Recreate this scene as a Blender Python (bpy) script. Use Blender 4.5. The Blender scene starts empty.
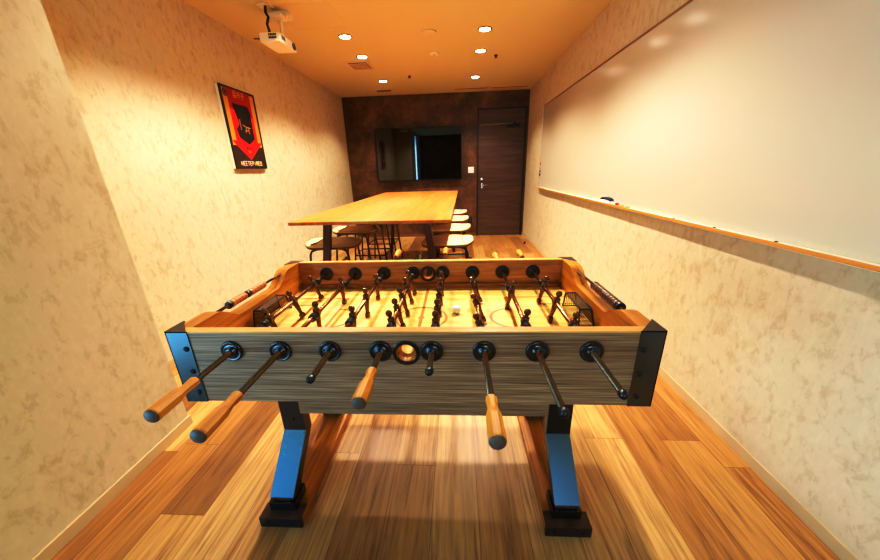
import bpy, bmesh, math, random
from mathutils import Vector, Matrix

random.seed(7)
PI = math.pi
scene = bpy.context.scene
COL = scene.collection

# ------------------------------------------------------------------ geometry helpers
class MB:
    """collects simple solids into one mesh"""
    def __init__(self):
        self.bm = bmesh.new()

    def box(self, x0, x1, y0, y1, z0, z1, bev=0.0, M=None):
        b = bmesh.new()
        bmesh.ops.create_cube(b, size=1.0)
        for v in b.verts:
            v.co = Vector((x0 + (v.co.x + .5) * (x1 - x0), y0 + (v.co.y + .5) * (y1 - y0), z0 + (v.co.z + .5) * (z1 - z0)))
        if bev > 0:
            bmesh.ops.bevel(b, geom=b.edges[:], offset=bev, segments=2, affect='EDGES', profile=.7)
        return self._add(b, M)

    def prism(self, pts, axis, a, b_, bev=0.0, M=None):
        """polygon pts in the plane across axis, extruded from a to b_"""
        b = bmesh.new()
        def P(p, t):
            if axis == 'X': return (t, p[0], p[1])
            if axis == 'Y': return (p[0], t, p[1])
            return (p[0], p[1], t)
        A = [b.verts.new(P(p, a)) for p in pts]
        B = [b.verts.new(P(p, b_)) for p in pts]
        b.faces.new(A); b.faces.new(B[::-1])
        n = len(pts)
        for i in range(n):
            b.faces.new((A[i], B[i], B[(i + 1) % n], A[(i + 1) % n]))
        bmesh.ops.recalc_face_normals(b, faces=b.faces[:])
        if bev > 0:
            bmesh.ops.bevel(b, geom=[e for e in b.edges], offset=bev, segments=2, affect='EDGES', profile=.7)
        return self._add(b, M)

    def lathe(self, p0, d, prof, seg=20, smooth=True, M=None):
        """prof: list of (distance along d, radius) from p0"""
        b = bmesh.new()
        d = Vector(d).normalized(); p0 = Vector(p0)
        u = d.orthogonal().normalized(); w = d.cross(u)
        rings = []
        for (t, r) in prof:
            rings.append([b.verts.new(p0 + d * t + (u * math.cos(2 * PI * (k + .5) / seg) + w * math.sin(2 * PI * (k + .5) / seg)) * max(r, 1e-5)) for k in range(seg)])
        for i in range(len(rings) - 1):
            for k in range(seg):
                f = b.faces.new((rings[i][k], rings[i][(k + 1) % seg], rings[i + 1][(k + 1) % seg], rings[i + 1][k]))
                f.smooth = smooth
        b.faces.new(rings[0][::-1]); b.faces.new(rings[-1])
        bmesh.ops.recalc_face_normals(b, faces=b.faces[:])
        return self._add(b, M)

    def cyl(self, p0, p1, r, seg=16, r2=None, M=None):
        p0 = Vector(p0); p1 = Vector(p1); L = (p1 - p0).length
        return self.lathe(p0, p1 - p0, [(0, r), (L, r if r2 is None else r2)], seg, True, M)

    def ring(self, p0, d, ri, ro, h, seg=28, M=None):
        b = bmesh.new()
        d = Vector(d).normalized(); p0 = Vector(p0)
        u = d.orthogonal().normalized(); w = d.cross(u)
        prof = [(0, ri), (0, ro), (h * .7, ro), (h, ro - h * .4), (h, ri + h * .3), (h * .8, ri)]
        rs = [[b.verts.new(p0 + d * t + (u * math.cos(2 * PI * k / seg) + w * math.sin(2 * PI * k / seg)) * r) for k in range(seg)] for t, r in prof]
        n = len(rs)
        for i in range(n):
            for k in range(seg):
                f = b.faces.new((rs[i][k], rs[i][(k + 1) % seg], rs[(i + 1) % n][(k + 1) % seg], rs[(i + 1) % n][k]))
        bmesh.ops.recalc_face_normals(b, faces=b.faces[:])
        return self._add(b, M)

    def tube(self, pts, r, seg=10, closed=False):
        b = bmesh.new()
        pts = [Vector(p) for p in pts]
        n = len(pts); rings = []
        prev = None
        for i, p in enumerate(pts):
            a = pts[i - 1] if (i > 0 or closed) else p
            c = pts[(i + 1) % n] if (i < n - 1 or closed) else p
            t = (c - a).normalized()
            if prev is None:
                u = t.orthogonal().normalized()
            else:
                u = (prev - t * prev.dot(t)).normalized()
            prev = u
            w = t.cross(u)
            rings.append([b.verts.new(p + (u * math.cos(2 * PI * k / seg) + w * math.sin(2 * PI * k / seg)) * r) for k in range(seg)])
        for i in range(n if closed else n - 1):
            A, B = rings[i], rings[(i + 1) % n]
            for k in range(seg):
                f = b.faces.new((A[k], A[(k + 1) % seg], B[(k + 1) % seg], B[k])); f.smooth = True
        if not closed:
            b.faces.new(rings[0][::-1]); b.faces.new(rings[-1])
        bmesh.ops.recalc_face_normals(b, faces=b.faces[:])
        return self._add(b, None)

    def ball(self, c, r, seg=16, sc=(1, 1, 1), M=None):
        b = bmesh.new()
        bmesh.ops.create_uvsphere(b, u_segments=seg, v_segments=max(8, seg // 2), radius=1.0)
        for v in b.verts:
            v.co = Vector((c[0] + v.co.x * r * sc[0], c[1] + v.co.y * r * sc[1], c[2] + v.co.z * r * sc[2]))
        for f in b.faces: f.smooth = True
        return self._add(b, M)

    def holeplate(self, cx, cz, half, hz0, hz1, r, y0, y1, seg=48):
        """rectangular plate in XZ (cx-half..cx+half, hz0..hz1) with a round hole, thickness y0..y1"""
        b = bmesh.new()
        O, I = [], []
        for k in range(seg):
            a = 2 * PI * (k + .5) / seg
            c, s = math.cos(a), math.sin(a)
            t = min(half / abs(c) if abs(c) > 1e-6 else 1e9, ((hz1 - cz) / s if s > 1e-6 else ((hz0 - cz) / s if s < -1e-6 else 1e9)))
            O.append((cx + c * t, cz + s * t)); I.append((cx + c * r, cz + s * r))
        # snap nearest outer point to each corner
        for X in (cx - half, cx + half):
            for Z in (hz0, hz1):
                k = min(range(seg), key=lambda i: (O[i][0] - X) ** 2 + (O[i][1] - Z) ** 2)
                O[k] = (X, Z)
        V = [[b.verts.new((p[0], y, p[1])) for p in L] for L in (O, I) for y in (y0, y1)]
        o0, o1, i0, i1 = V
        for k in range(seg):
            m = (k + 1) % seg
            b.faces.new((o0[k], o0[m], i0[m], i0[k])); b.faces.new((o1[k], i1[k], i1[m], o1[m]))
            b.faces.new((o0[k], o1[k], o1[m], o0[m])); b.faces.new((i0[k], i0[m], i1[m], i1[k]))
        bmesh.ops.recalc_face_normals(b, faces=b.faces[:])
        return self._add(b, None)

    def _add(self, b, M):
        if M is not None:
            bmesh.ops.transform(b, matrix=M, verts=b.verts[:])
        me = bpy.data.meshes.new('tmp')
        b.to_mesh(me); b.free()
        self.bm.from_mesh(me)
        bpy.data.meshes.remove(me)
        return self

    def build(self, name, mat, parent=None, label=None, loc=None):
        me = bpy.data.meshes.new(name)
        self.bm.to_mesh(me); self.bm.free()
        o = bpy.data.objects.new(name, me)
        COL.objects.link(o)
        for m in (mat if isinstance(mat, (list, tuple)) else [mat]):
            me.materials.append(m)
        if parent is not None: o.parent = parent
        if label: o['label'] = label
        if loc is not None: o.location = loc
        return o


def empty(name, label, cat, loc=(0, 0, 0), rz=0.0, group=None):
    o = bpy.data.objects.new(name, None)
    COL.objects.link(o)
    o.location = loc; o.rotation_euler = (0, 0, rz)
    o.empty_display_size = .1
    return tag(o, label, cat, group)


def tag(o, label, cat, group=None):
    o['label'] = label; o['category'] = cat
    if group: o['group'] = group
    return o


def struct(o):
    o['kind'] = 'structure'
    return o


def copy_tree(o, parent=None):
    c = o.copy(); COL.objects.link(c)
    if parent is not None: c.parent = parent
    for ch in list(o.children):
        copy_tree(ch, c)
    return c


# ------------------------------------------------------------------ materials
def srgb(r, g, b):
    f = lambda c: (c / 255 / 12.92) if c / 255 <= .04045 else ((c / 255 + .055) / 1.055) ** 2.4
    return (f(r), f(g), f(b), 1)


def newmat(name):
    m = bpy.data.materials.new(name); m.use_nodes = True
    nt = m.node_tree
    return m, nt, nt.nodes['Principled BSDF']


def N(nt, t, **kw):
    n = nt.nodes.new(t)
    for k, v in kw.items():
        setattr(n, k, v)
    return n


def mathn(nt, op, a, b=None, c=None):
    n = N(nt, 'ShaderNodeMath', operation=op)
    for i, v in enumerate((a, b, c)):
        if v is None: continue
        if isinstance(v, (int, float)): n.inputs[i].default_value = v
        else: nt.links.new(v, n.inputs[i])
    return n.outputs[0]


def ramp(nt, fac, stops):
    r = N(nt, 'ShaderNodeValToRGB')
    els = r.color_ramp.elements
    while len(els) < len(stops): els.new(.5)
    for e, (p, c) in zip(els, stops):
        e.position = p; e.color = c
    nt.links.new(fac, r.inputs[0])
    return r.outputs[0]


def mixc(nt, fac, a, b, mode='MIX'):
    n = N(nt, 'ShaderNodeMix', data_type='RGBA', blend_type=mode)
    for i, v in ((0, fac), (6, a), (7, b)):
        if isinstance(v, (int, float, tuple)): n.inputs[i].default_value = v
        else: nt.links.new(v, n.inputs[i])
    return n.outputs[2]


def coords(nt, scale=(1, 1, 1), rot=(0, 0, 0), space='Object'):
    t = N(nt, 'ShaderNodeTexCoord'); mp = N(nt, 'ShaderNodeMapping')
    mp.inputs['Scale'].default_value = scale; mp.inputs['Rotation'].default_value = rot
    nt.links.new(t.outputs[space], mp.inputs[0])
    return mp.outputs[0]


def noise(nt, vec, scale, detail=4, rough=.55, dist=0.0):
    n = N(nt, 'ShaderNodeTexNoise')
    n.inputs['Scale'].default_value = scale; n.inputs['Detail'].default_value = detail
    n.inputs['Roughness'].default_value = rough; n.inputs['Distortion'].default_value = dist
    nt.links.new(vec, n.inputs['Vector'])
    return n.outputs[0]


def bump(nt, bsdf, h, strength, dist=.002):
    b = N(nt, 'ShaderNodeBump'); b.inputs['Strength'].default_value = strength; b.inputs['Distance'].default_value = dist
    nt.links.new(h, b.inputs['Height']); nt.links.new(b.outputs[0], bsdf.inputs['Normal'])


def plain(name, col, rough=.5, metal=0.0, ior=1.5, emit=None, es=0.0, coat=0.0):
    m, nt, b = newmat(name)
    b.inputs['Base Color'].default_value = col
    b.inputs['Roughness'].default_value = rough
    b.inputs['Metallic'].default_value = metal
    b.inputs['IOR'].default_value = ior
    b.inputs['Coat Weight'].default_value = coat
    if emit:
        b.inputs['Emission Color'].default_value = emit; b.inputs['Emission Strength'].default_value = es
    # a faint mottling so no surface is perfectly even
    v = coords(nt)
    n = noise(nt, v, 60, 3)
    r = mathn(nt, 'MULTIPLY_ADD', n, rough * .2, rough * .9)
    nt.links.new(r, b.inputs['Roughness'])
    return m


def woodmat(name, dark, mid, light, axis='X', grain=1.0, rough=.4, fine=1.0, coat=0.0, contrast=1.0, dist=.6, along=1.0):
    m, nt, b = newmat(name)
    sc = {'X': (2.2, 34, 34), 'Y': (34, 2.2, 34), 'Z': (34, 34, 2.2)}[axis]
    v = coords(nt, tuple(s * grain * (along if s < 3 else 1) for s in sc))
    n1 = noise(nt, v, 1.0, 8, .62, dist)
    sc2 = {'X': (4, 260, 260), 'Y': (260, 4, 260), 'Z': (260, 260, 4)}[axis]
    v2 = coords(nt, sc2)
    n2 = noise(nt, v2, 1.0, 3, .6)
    c = ramp(nt, n1, [(.5 - .22 / contrast, dark), (.5, mid), (.5 + .2 / contrast, light)])
    d = ramp(nt, n2, [(.35, (.55, .5, .45, 1)), (.55, (1, 1, 1, 1))])
    c2 = mixc(nt, .55 * fine, c, d, 'MULTIPLY')
    nt.links.new(c2, b.inputs['Base Color'])
    b.inputs['Roughness'].default_value = rough
    b.inputs['Coat Weight'].default_value = coat
    b.inputs['Coat Roughness'].default_value = .15
    bump(nt, b, n2, .12, .001)
    return m


def wallpaper(name, base, fleck, vertical):
    """plaster-look wallpaper: pale ground with brushed darker flecks"""
    m, nt, b = newmat(name)
    v = coords(nt)
    big = noise(nt, v, 2.6, 3, .5)
    f1 = noise(nt, coords(nt, (1, 1, .7), (.25, .1, 0)), 15, 8, .62, .5)
    f2 = noise(nt, coords(nt, (1, 1, .55), (-.2, .1, 0)), 34, 6, .62, .35)
    m1 = mathn(nt, 'MULTIPLY_ADD', mathn(nt, 'SUBTRACT', big, .5), .45, f1)
    k1 = ramp(nt, m1, [(.53, (0, 0, 0, 1)), (.67, (1, 1, 1, 1))])
    m2 = mathn(nt, 'MULTIPLY_ADD', mathn(nt, 'SUBTRACT', f1, .5), .6, f2)
    k2 = ramp(nt, m2, [(.55, (0, 0, 0, 1)), (.64, (1, 1, 1, 1))])
    c = mixc(nt, mathn(nt, 'MULTIPLY', k1, .24), base, fleck)
    c = mixc(nt, mathn(nt, 'MULTIPLY', k2, .27), c, fleck)
    lite = ramp(nt, f2, [(.36, (1.04, 1.04, 1.04, 1)), (.5, (.985, .985, .98, 1))])
    c = mixc(nt, 1.0, c, lite, 'MULTIPLY')
    nt.links.new(c, b.inputs['Base Color'])
    b.inputs['Roughness'].default_value = .72
    b.inputs['Specular IOR Level'].default_value = .25
    h = mathn(nt, 'ADD', f1, mathn(nt, 'MULTIPLY', f2, .5))
    bump(nt, b, h, .12, .003)
    return m


def rustwall(name):
    m, nt, b = newmat(name)
    v = coords(nt)
    n1 = noise(nt, v, 3.2, 8, .62, .4)
    n2 = noise(nt, v, 14, 6, .7)
    a = mathn(nt, 'MULTIPLY_ADD', n2, .35, n1)
    c = ramp(nt, a, [(.46, srgb(58, 36, 17)), (.66, srgb(94, 60, 28)), (.86, srgb(126, 84, 42))])
    nt.links.new(c, b.inputs['Base Color'])
    b.inputs['Roughness'].default_value = .55
    bump(nt, b, n2, .1, .003)
    return m


def floormat(name):
    """long planks running down the room"""
    m, nt, b = newmat(name)
    t = N(nt, 'ShaderNodeTexCoord'); sp = N(nt, 'ShaderNodeSeparateXYZ')
    nt.links.new(t.outputs['Object'], sp.inputs[0])
    W, L = .182, 1.22
    u = mathn(nt, 'DIVIDE', mathn(nt, 'ADD', sp.outputs[0], 5.027), W)
    row = mathn(nt, 'FLOOR', u)
    wn = N(nt, 'ShaderNodeTexWhiteNoise', noise_dimensions='1D'); nt.links.new(row, wn.inputs['W'])
    vv = mathn(nt, 'ADD', mathn(nt, 'DIVIDE', sp.outputs[1], L), mathn(nt, 'MULTIPLY', wn.outputs['Value'], 7.3))
    colm = mathn(nt, 'FLOOR', vv)
    cmb = N(nt, 'ShaderNodeCombineXYZ'); nt.links.new(row, cmb.inputs[0]); nt.links.new(colm, cmb.inputs[1])
    w2 = N(nt, 'ShaderNodeTexWhiteNoise', noise_dimensions='2D'); nt.links.new(cmb.outputs[0], w2.inputs['Vector'])
    tone = ramp(nt, w2.outputs['Value'], [(0, srgb(150, 104, 58)), (.3, srgb(180, 128, 72)), (.62, srgb(196, 145, 86)), (1, srgb(212, 165, 106))])
    # grain, shifted per plank
    off = N(nt, 'ShaderNodeCombineXYZ')
    nt.links.new(mathn(nt, 'MULTIPLY', w2.outputs['Value'], 37.0), off.inputs[0])
    nt.links.new(mathn(nt, 'MULTIPLY', w2.outputs['Value'], 91.0), off.inputs[2])
    va = N(nt, 'ShaderNodeVectorMath', operation='ADD')
    nt.links.new(t.outputs['Object'], va.inputs[0]); nt.links.new(off.outputs[0], va.inputs[1])
    mp = N(nt, 'ShaderNodeMapping'); mp.inputs['Scale'].default_value = (30, 1.7, 1)
    nt.links.new(va.outputs[0], mp.inputs[0])
    g1 = noise(nt, mp.outputs[0], 1.0, 9, .66, 1.3)
    mp2 = N(nt, 'ShaderNodeMapping'); mp2.inputs['Scale'].default_value = (95, 4, 1)
    nt.links.new(va.outputs[0], mp2.inputs[0])
    g2 = noise(nt, mp2.outputs[0], 1.0, 4, .6, .3)
    gr = ramp(nt, g1, [(.32, (.52, .44, .36, 1)), (.47, (.92, .89, .85, 1)), (.64, (1.12, 1.10, 1.06, 1))])
    c = mixc(nt, 1.0, tone, gr, 'MULTIPLY')
    gf = ramp(nt, g2, [(.36, (.70, .65, .6, 1)), (.56, (1.04, 1.04, 1.04, 1))])
    c = mixc(nt, .6, c, gf, 'MULTIPLY')
    # seams
    fu = mathn(nt, 'FRACT', u); fv = mathn(nt, 'FRACT', vv)
    su = mathn(nt, 'LESS_THAN', mathn(nt, 'ABSOLUTE', mathn(nt, 'SUBTRACT', fu, .5)), .4925)
    sv = mathn(nt, 'LESS_THAN', mathn(nt, 'ABSOLUTE', mathn(nt, 'SUBTRACT', fv, .5)), .4987)
    s = mathn(nt, 'MULTIPLY', su, sv)
    c = mixc(nt, s, mixc(nt, 1.0, c, (.60, .55, .5, 1), 'MULTIPLY'), c)
    nt.links.new(c, b.inputs['Base Color'])
    rr = mathn(nt, 'MULTIPLY_ADD', g2, .18, .30)
    nt.links.new(rr, b.inputs['Roughness'])
    hh = mathn(nt, 'ADD', mathn(nt, 'MULTIPLY', g2, .3), s)
    bump(nt, b, hh, .18, .0012)
    return m


M = {}
M['wall'] = wallpaper('beige_wallpaper', srgb(208, 191, 158), srgb(170, 144, 104), True)
M['ceiling'] = plain('ceiling_paint', srgb(214, 198, 150), .8)
M['rust'] = rustwall('rust_wallpaper')
M['floor'] = floormat('oak_planks')
M['base_beige'] = plain('beige_baseboard', srgb(200, 172, 132), .45)
M['base_dark'] = plain('dark_baseboard', srgb(120, 78, 44), .5)
M['walnut'] = woodmat('grey_walnut', srgb(116, 86, 60), srgb(156, 121, 90), srgb(188, 153, 117), 'X', 9.0, .5, 1.5, 0, 1.2, .05, .2)
M['walnut_in'] = woodmat('brown_walnut', srgb(140, 88, 40), srgb(186, 124, 60), srgb(212, 150, 80), 'X', 1.2, .42, .8)
M['chestnut'] = woodmat('chestnut', srgb(140, 80, 20), srgb(186, 114, 32), srgb(212, 140, 50), 'Y', 1.0, .36, .7)
M['rim'] = woodmat('rim_oak', srgb(190, 128, 66), srgb(218, 158, 88), srgb(236, 182, 112), 'X', 1.0, .38, .4)
M['rim_y'] = woodmat('rim_oak_side', srgb(190, 124, 62), srgb(214, 150, 80), srgb(232, 176, 106), 'Y', 1.0, .38, .4)
M['field'] = woodmat('field_maple', srgb(216, 162, 78), srgb(240, 194, 104), srgb(250, 214, 132), 'X', .8, .4, .45, .0)
M['line'] = woodmat('field_lines', srgb(168, 98, 40), srgb(184, 112, 50), srgb(200, 128, 62), 'X', .8, .35, .3)
M['black'] = plain('black_satin_metal', srgb(22, 21, 22), .34, 0, 1.65)
M['black_plate'] = plain('black_gloss_plate', srgb(9, 11, 14), .26, 0, 2.3)
M['brown_metal'] = plain('brown_black_metal', srgb(62, 44, 32), .5)
M['black_flat'] = plain('black_matte', srgb(28, 26, 25), .55)
M['rod'] = plain('bronze_rod', srgb(140, 100, 70), .25, .9)
M['man'] = plain('dark_bronze', srgb(122, 84, 54), .22, .6, 1.6)
M['bushing'] = plain('black_bushing', srgb(20, 20, 24), .25, 0, 1.8)
M['bushing_in'] = plain('brown_black_bushing', srgb(52, 34, 24), .5, 0, 1.5)
M['handle'] = woodmat('handle_beech', srgb(166, 98, 26), srgb(202, 130, 40), srgb(226, 160, 64), 'Y', 1.0, .5, .4, .0)
M['cap'] = plain('handle_cap', srgb(96, 82, 70), .55)
M['bead'] = woodmat('bead_wood', srgb(150, 84, 36), srgb(182, 108, 50), srgb(206, 134, 72), 'Y', 2.0, .35, .3)
M['bead_dark'] = woodmat('bead_dark_wood', srgb(78, 48, 30), srgb(104, 66, 42), srgb(130, 86, 56), 'Y', 2.0, .3, .3)
M['white'] = plain('white_plastic', srgb(240, 236, 226), .35)
M['ballm'] = plain('ball_white', srgb(246, 244, 238), .3)
M['table_top'] = woodmat('table_oak', srgb(154, 82, 24), srgb(180, 104, 36), srgb(200, 126, 52), 'Y', .55, .4, .45)
M['table_leg'] = woodmat('table_leg_wood', srgb(70, 44, 28), srgb(96, 62, 40), srgb(116, 78, 50), 'Z', 1.0, .45, .5)
M['cushion'] = plain('cream_leather', srgb(226, 196, 142), .45)
M['shell'] = woodmat('stool_shell', srgb(96, 54, 24), srgb(124, 72, 34), srgb(146, 90, 44), 'X', 1.0, .4, .5)
M['screen'] = plain('tv_screen', srgb(10, 8, 7), .03, 0, 1.8)
M['tv_bezel'] = plain('tv_bezel', srgb(20, 18, 18), .35)
M['door'] = woodmat('door_laminate', srgb(70, 48, 34), srgb(92, 64, 45), srgb(108, 78, 56), 'X', .7, .5, .6)
M['doorframe'] = plain('door_frame_dark', srgb(48, 30, 20), .5)
M['chrome'] = plain('chrome', srgb(214, 208, 198), .18, 1.0)
M['alu'] = plain('aluminium', srgb(204, 190, 166), .35, .9)
M['wb'] = plain('whiteboard_enamel', srgb(200, 187, 162), .16, 0, 1.5)
M['wbtrim'] = plain('whiteboard_trim', srgb(150, 112, 78), .4, .3)
M['traywood'] = plain('tray_wood_edge', srgb(208, 138, 66), .4)
M['traywhite'] = plain('tray_white', srgb(244, 234, 212), .35)
M['navy'] = plain('navy_felt', srgb(24, 40, 66), .6)
M['red'] = plain('red_plastic', srgb(214, 34, 24), .35)
M['tan'] = plain('tan_plastic', srgb(216, 168, 100), .45)
M['blue'] = plain('blue_plastic', srgb(40, 70, 140), .4)
M['lens'] = plain('downlight_lens', (1, 1, 1, 1), .4, 0, 1.5, (1.0, .93, .80, 1), 22.0)
M['trim_metal'] = plain('downlight_trim', srgb(120, 96, 70), .3, .7)
M['vent'] = plain('vent_beige', srgb(222, 192, 146), .6)
M['ventdark'] = plain('vent_shadow', srgb(96, 62, 32), .8)
M['proj'] = plain('projector_white', srgb(236, 222, 196), .4)
M['projdark'] = plain('projector_dark', srgb(26, 22, 20), .3)
M['poster_dark'] = plain('poster_dark_brown', srgb(58, 36, 20), .5)
M['poster_red'] = plain('poster_red', srgb(240, 10, 6), .6)
M['poster_crimson'] = plain('poster_crimson', srgb(164, 8, 8), .6)
M['poster_gold'] = plain('poster_gold', srgb(206, 140, 52), .5)
M['poster_black'] = plain('poster_black', srgb(44, 28, 18), .5)
M['poster_pale'] = plain('poster_pale', srgb(236, 206, 150), .5)
M['frame_black'] = plain('poster_frame_black', srgb(40, 32, 28), .35)
M['win_frame'] = plain('window_frame_grey', srgb(120, 122, 126), .4, .5)


def glassmat():
    m = bpy.data.materials.new('window_glass'); m.use_nodes = True
    nt = m.node_tree
    nt.nodes.remove(nt.nodes['Principled BSDF'])
    tr = N(nt, 'ShaderNodeBsdfTransparent'); gl = N(nt, 'ShaderNodeBsdfGlossy'); gl.inputs['Roughness'].default_value = .02
    mx = N(nt, 'ShaderNodeMixShader'); mx.inputs[0].default_value = .06
    nt.links.new(tr.outputs[0], mx.inputs[1]); nt.links.new(gl.outputs[0], mx.inputs[2])
    nt.links.new(mx.outputs[0], nt.nodes['Material Output'].inputs['Surface'])
    return m
M['glass'] = glassmat()

# ------------------------------------------------------------------ camera (fitted to the photograph's vanishing points)
H = 1.28
f_px, pitch, yaw, roll = 320.905, .333107582, -.0600587998, -.0304865386
cp, sp, cy, sy = math.cos(pitch), math.sin(pitch), math.cos(yaw), math.sin(yaw)
fw = Vector((sy * cp, cy * cp, -sp)); rt = Vector((cy, -sy, 0)); up = rt.cross(fw)
c_, s_ = math.cos(roll), math.sin(roll)
r2 = c_ * rt + s_ * up; u2 = -s_ * rt + c_ * up
cam = bpy.data.cameras.new('camera'); camo = bpy.data.objects.new('camera', cam); COL.objects.link(camo)
camo.matrix_world = Matrix(((r2.x, u2.x, -fw.x, 0), (r2.y, u2.y, -fw.y, 0), (r2.z, u2.z, -fw.z, H), (0, 0, 0, 1)))
cam.sensor_fit = 'HORIZONTAL'; cam.sensor_width = 36.0; cam.lens = 36.0 * f_px / 880.0
cam.clip_start = .02
scene.camera = camo

# ------------------------------------------------------------------ room shell
XR, XL, XN = 1.28, -2.05, -1.473      # right wall, left far wall, left near wall
YB, YF, YN = 6.40, -1.25, 1.333       # back wall, wall behind the viewer, end of the near left wall
ZC = 2.537
T = .12

struct(MB().box(XL - T, XR + T, YF - T, YB + T, -.1, 0).build('floor', M['floor']))
struct(MB().box(XL - T, XR + T, YF - T, YB + T, ZC, ZC + .1).build('ceiling', M['ceiling']))
struct(MB().box(XR, XR + T, YF - T, YB + T, 0, ZC).build('wall_right', M['wall']))
struct(MB().box(XL - T, XL, YN - .3, YB + T, 0, ZC).build('wall_left', M['wall']))
# near left wall with a tall window opening behind the viewer
WY0, WY1, WZ0, WZ1 = -1.12, .42, .015, 2.47
w = MB()
w.box(XL - T, XN, WY1, YN, 0, ZC)
w.box(XN - .05, XN, YF - T, WY0, 0, ZC)
w.box(XN - .05, XN, WY0, WY1, 0, WZ0)
w.box(XN - .05, XN, WY0, WY1, WZ1, ZC)
struct(w.build('wall_left_near', M['wall']))
# back wall (dark), opening for the door
DX0, DX1, DZ = .40, 1.215, 2.245
w = MB()
w.box(XL, DX0 - .03, YB, YB + T, 0, ZC)
w.box(DX1 + .03, XR, YB, YB + T, 0, ZC)
w.box(DX0 - .03, DX1 + .03, YB, YB + T, DZ + .03, ZC)
struct(w.build('wall_back', M['rust']))
# wall behind the viewer with a high window on the right
RX0, RX1, RZ0, RZ1 = .54, 1.25, 1.30, 2.50
w = MB()
w.box(XN - .16, RX0, YF - T, YF, 0, ZC)
w.box(RX1, XR, YF - T, YF, 0, ZC)
w.box(RX0, RX1, YF - T, YF, 0, RZ0)
w.box(RX0, RX1, YF - T, YF, RZ1, ZC)
struct(w.build('wall_front', M['rust']))
# windows
fr = MB()
for a, b in ((WY0, WY0 + .03), (WY1 - .03, WY1)):
    fr.box(XN - .048, XN - .006, a, b, WZ0, WZ1)
fr.box(XN - .048, XN - .006, WY0, WY1, WZ0, WZ0 + .04); fr.box(XN - .048, XN - .006, WY0, WY1, WZ1 - .04, WZ1)
w1 = struct(fr.build('window_1', M['win_frame']))
MB().box(XN - .030, XN - .024, WY0 + .02, WY1 - .02, WZ0 + .02, WZ1 - .02).build('pane', M['glass'], w1)
fr = MB()
for a, b in ((RX0, RX0 + .05), (RX1 - .05, RX1)):
    fr.box(a, b, YF - .1, YF - .03, RZ0, RZ1)
fr.box(RX0, RX1, YF - .1, YF - .03, RZ0, RZ0 + .05); fr.box(RX0, RX1, YF - .1, YF - .03, RZ1 - .05, RZ1)
w2 = struct(fr.build('window_2', M['win_frame']))
MB().box(RX0 + .04, RX1 - .04, YF - .068, YF - .062, RZ0 + .04, RZ1 - .04).build('pane', M['glass'], w2)

# baseboards
def bb(name, x0, x1, y0, y1, mat, h=.055):
    struct(MB().box(x0, x1, y0, y1, 0, h, .003).build(name, mat))
bb('baseboard_right', XR - .009, XR, YF, YB, M['base_beige'])
bb('baseboard_left', XL, XL + .009, YN, YB, M['base_beige'])
bb('baseboard_near', XN, XN + .009, YF, YN + .009, M['base_beige'])
bb('baseboard_return', XL, XN, YN, YN + .009, M['base_beige'])
b_ = MB().box(XL, DX0 - .03, YB - .009, YB, 0, .055, .003)
b_.box(DX1 + .03, XR, YB - .009, YB, 0, .055, .003)
struct(b_.build('baseboard_back', M['base_dark']))

# door
fr = MB()
fr.box(DX0 - .032, DX0, YB - .012, YB + .115, 0, DZ + .03, .003)
fr.box(DX1, DX1 + .032, YB - .012, YB + .115, 0, DZ + .03, .003)
fr.box(DX0 - .032, DX1 + .032, YB - .012, YB + .115, DZ, DZ + .032, .003)
d = struct(fr.build('door_1', M['doorframe']))
MB().box(DX0 - .002, DX1 + .002, YB + .006, YB + .10, 0, DZ + .002).build('door_leaf', M['door'], d)
h = MB()
h.box(.455, .487, YB - .002, YB + .008, .90, 1.0, .002)
h.cyl((.471, YB + .006, .967), (.471, YB - .05, .967), .010)
h.tube([(.471, YB - .05, .967), (.50, YB - .052, .967), (.58, YB - .05, .967)], .009)
h.build('door_handle', M['chrome'], d, 'chrome lever handle')
h = MB(); h.cyl((.460, YB + .006, 1.075), (.460, YB - .012, 1.075), .022, 20)
h.build('lock_cylinder', M['chrome'], d, 'round chrome lock')
h = MB()
h.box(.90, 1.13, YB - .055, YB + .006, 1.945, 2.005, .006)
h.box(1.0, 1.05, YB - .075, YB - .02, 1.99, 2.03, .004)
h.build('door_closer', M['black_flat'], d)
h = MB(); h.tube([(.42, YB - .012, 2.004), (.7, YB - .05, 2.006), (1.02, YB - .06, 2.01)], .006)
h.build('closer_arm', M['alu'], d)

# ------------------------------------------------------------------ foosball table
TX, TY = -.148, 1.15
ft = empty('foosball_table', 'large wooden foosball table with black metal corners and black angled legs', 'foosball table', (TX, TY, 0))
HU, HV = .69, .37          # half length, half width
ZT, ZB = .860, .622        # top and bottom of the cabinet
HOLE_Z, HOLE_R = .794, .029

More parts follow.
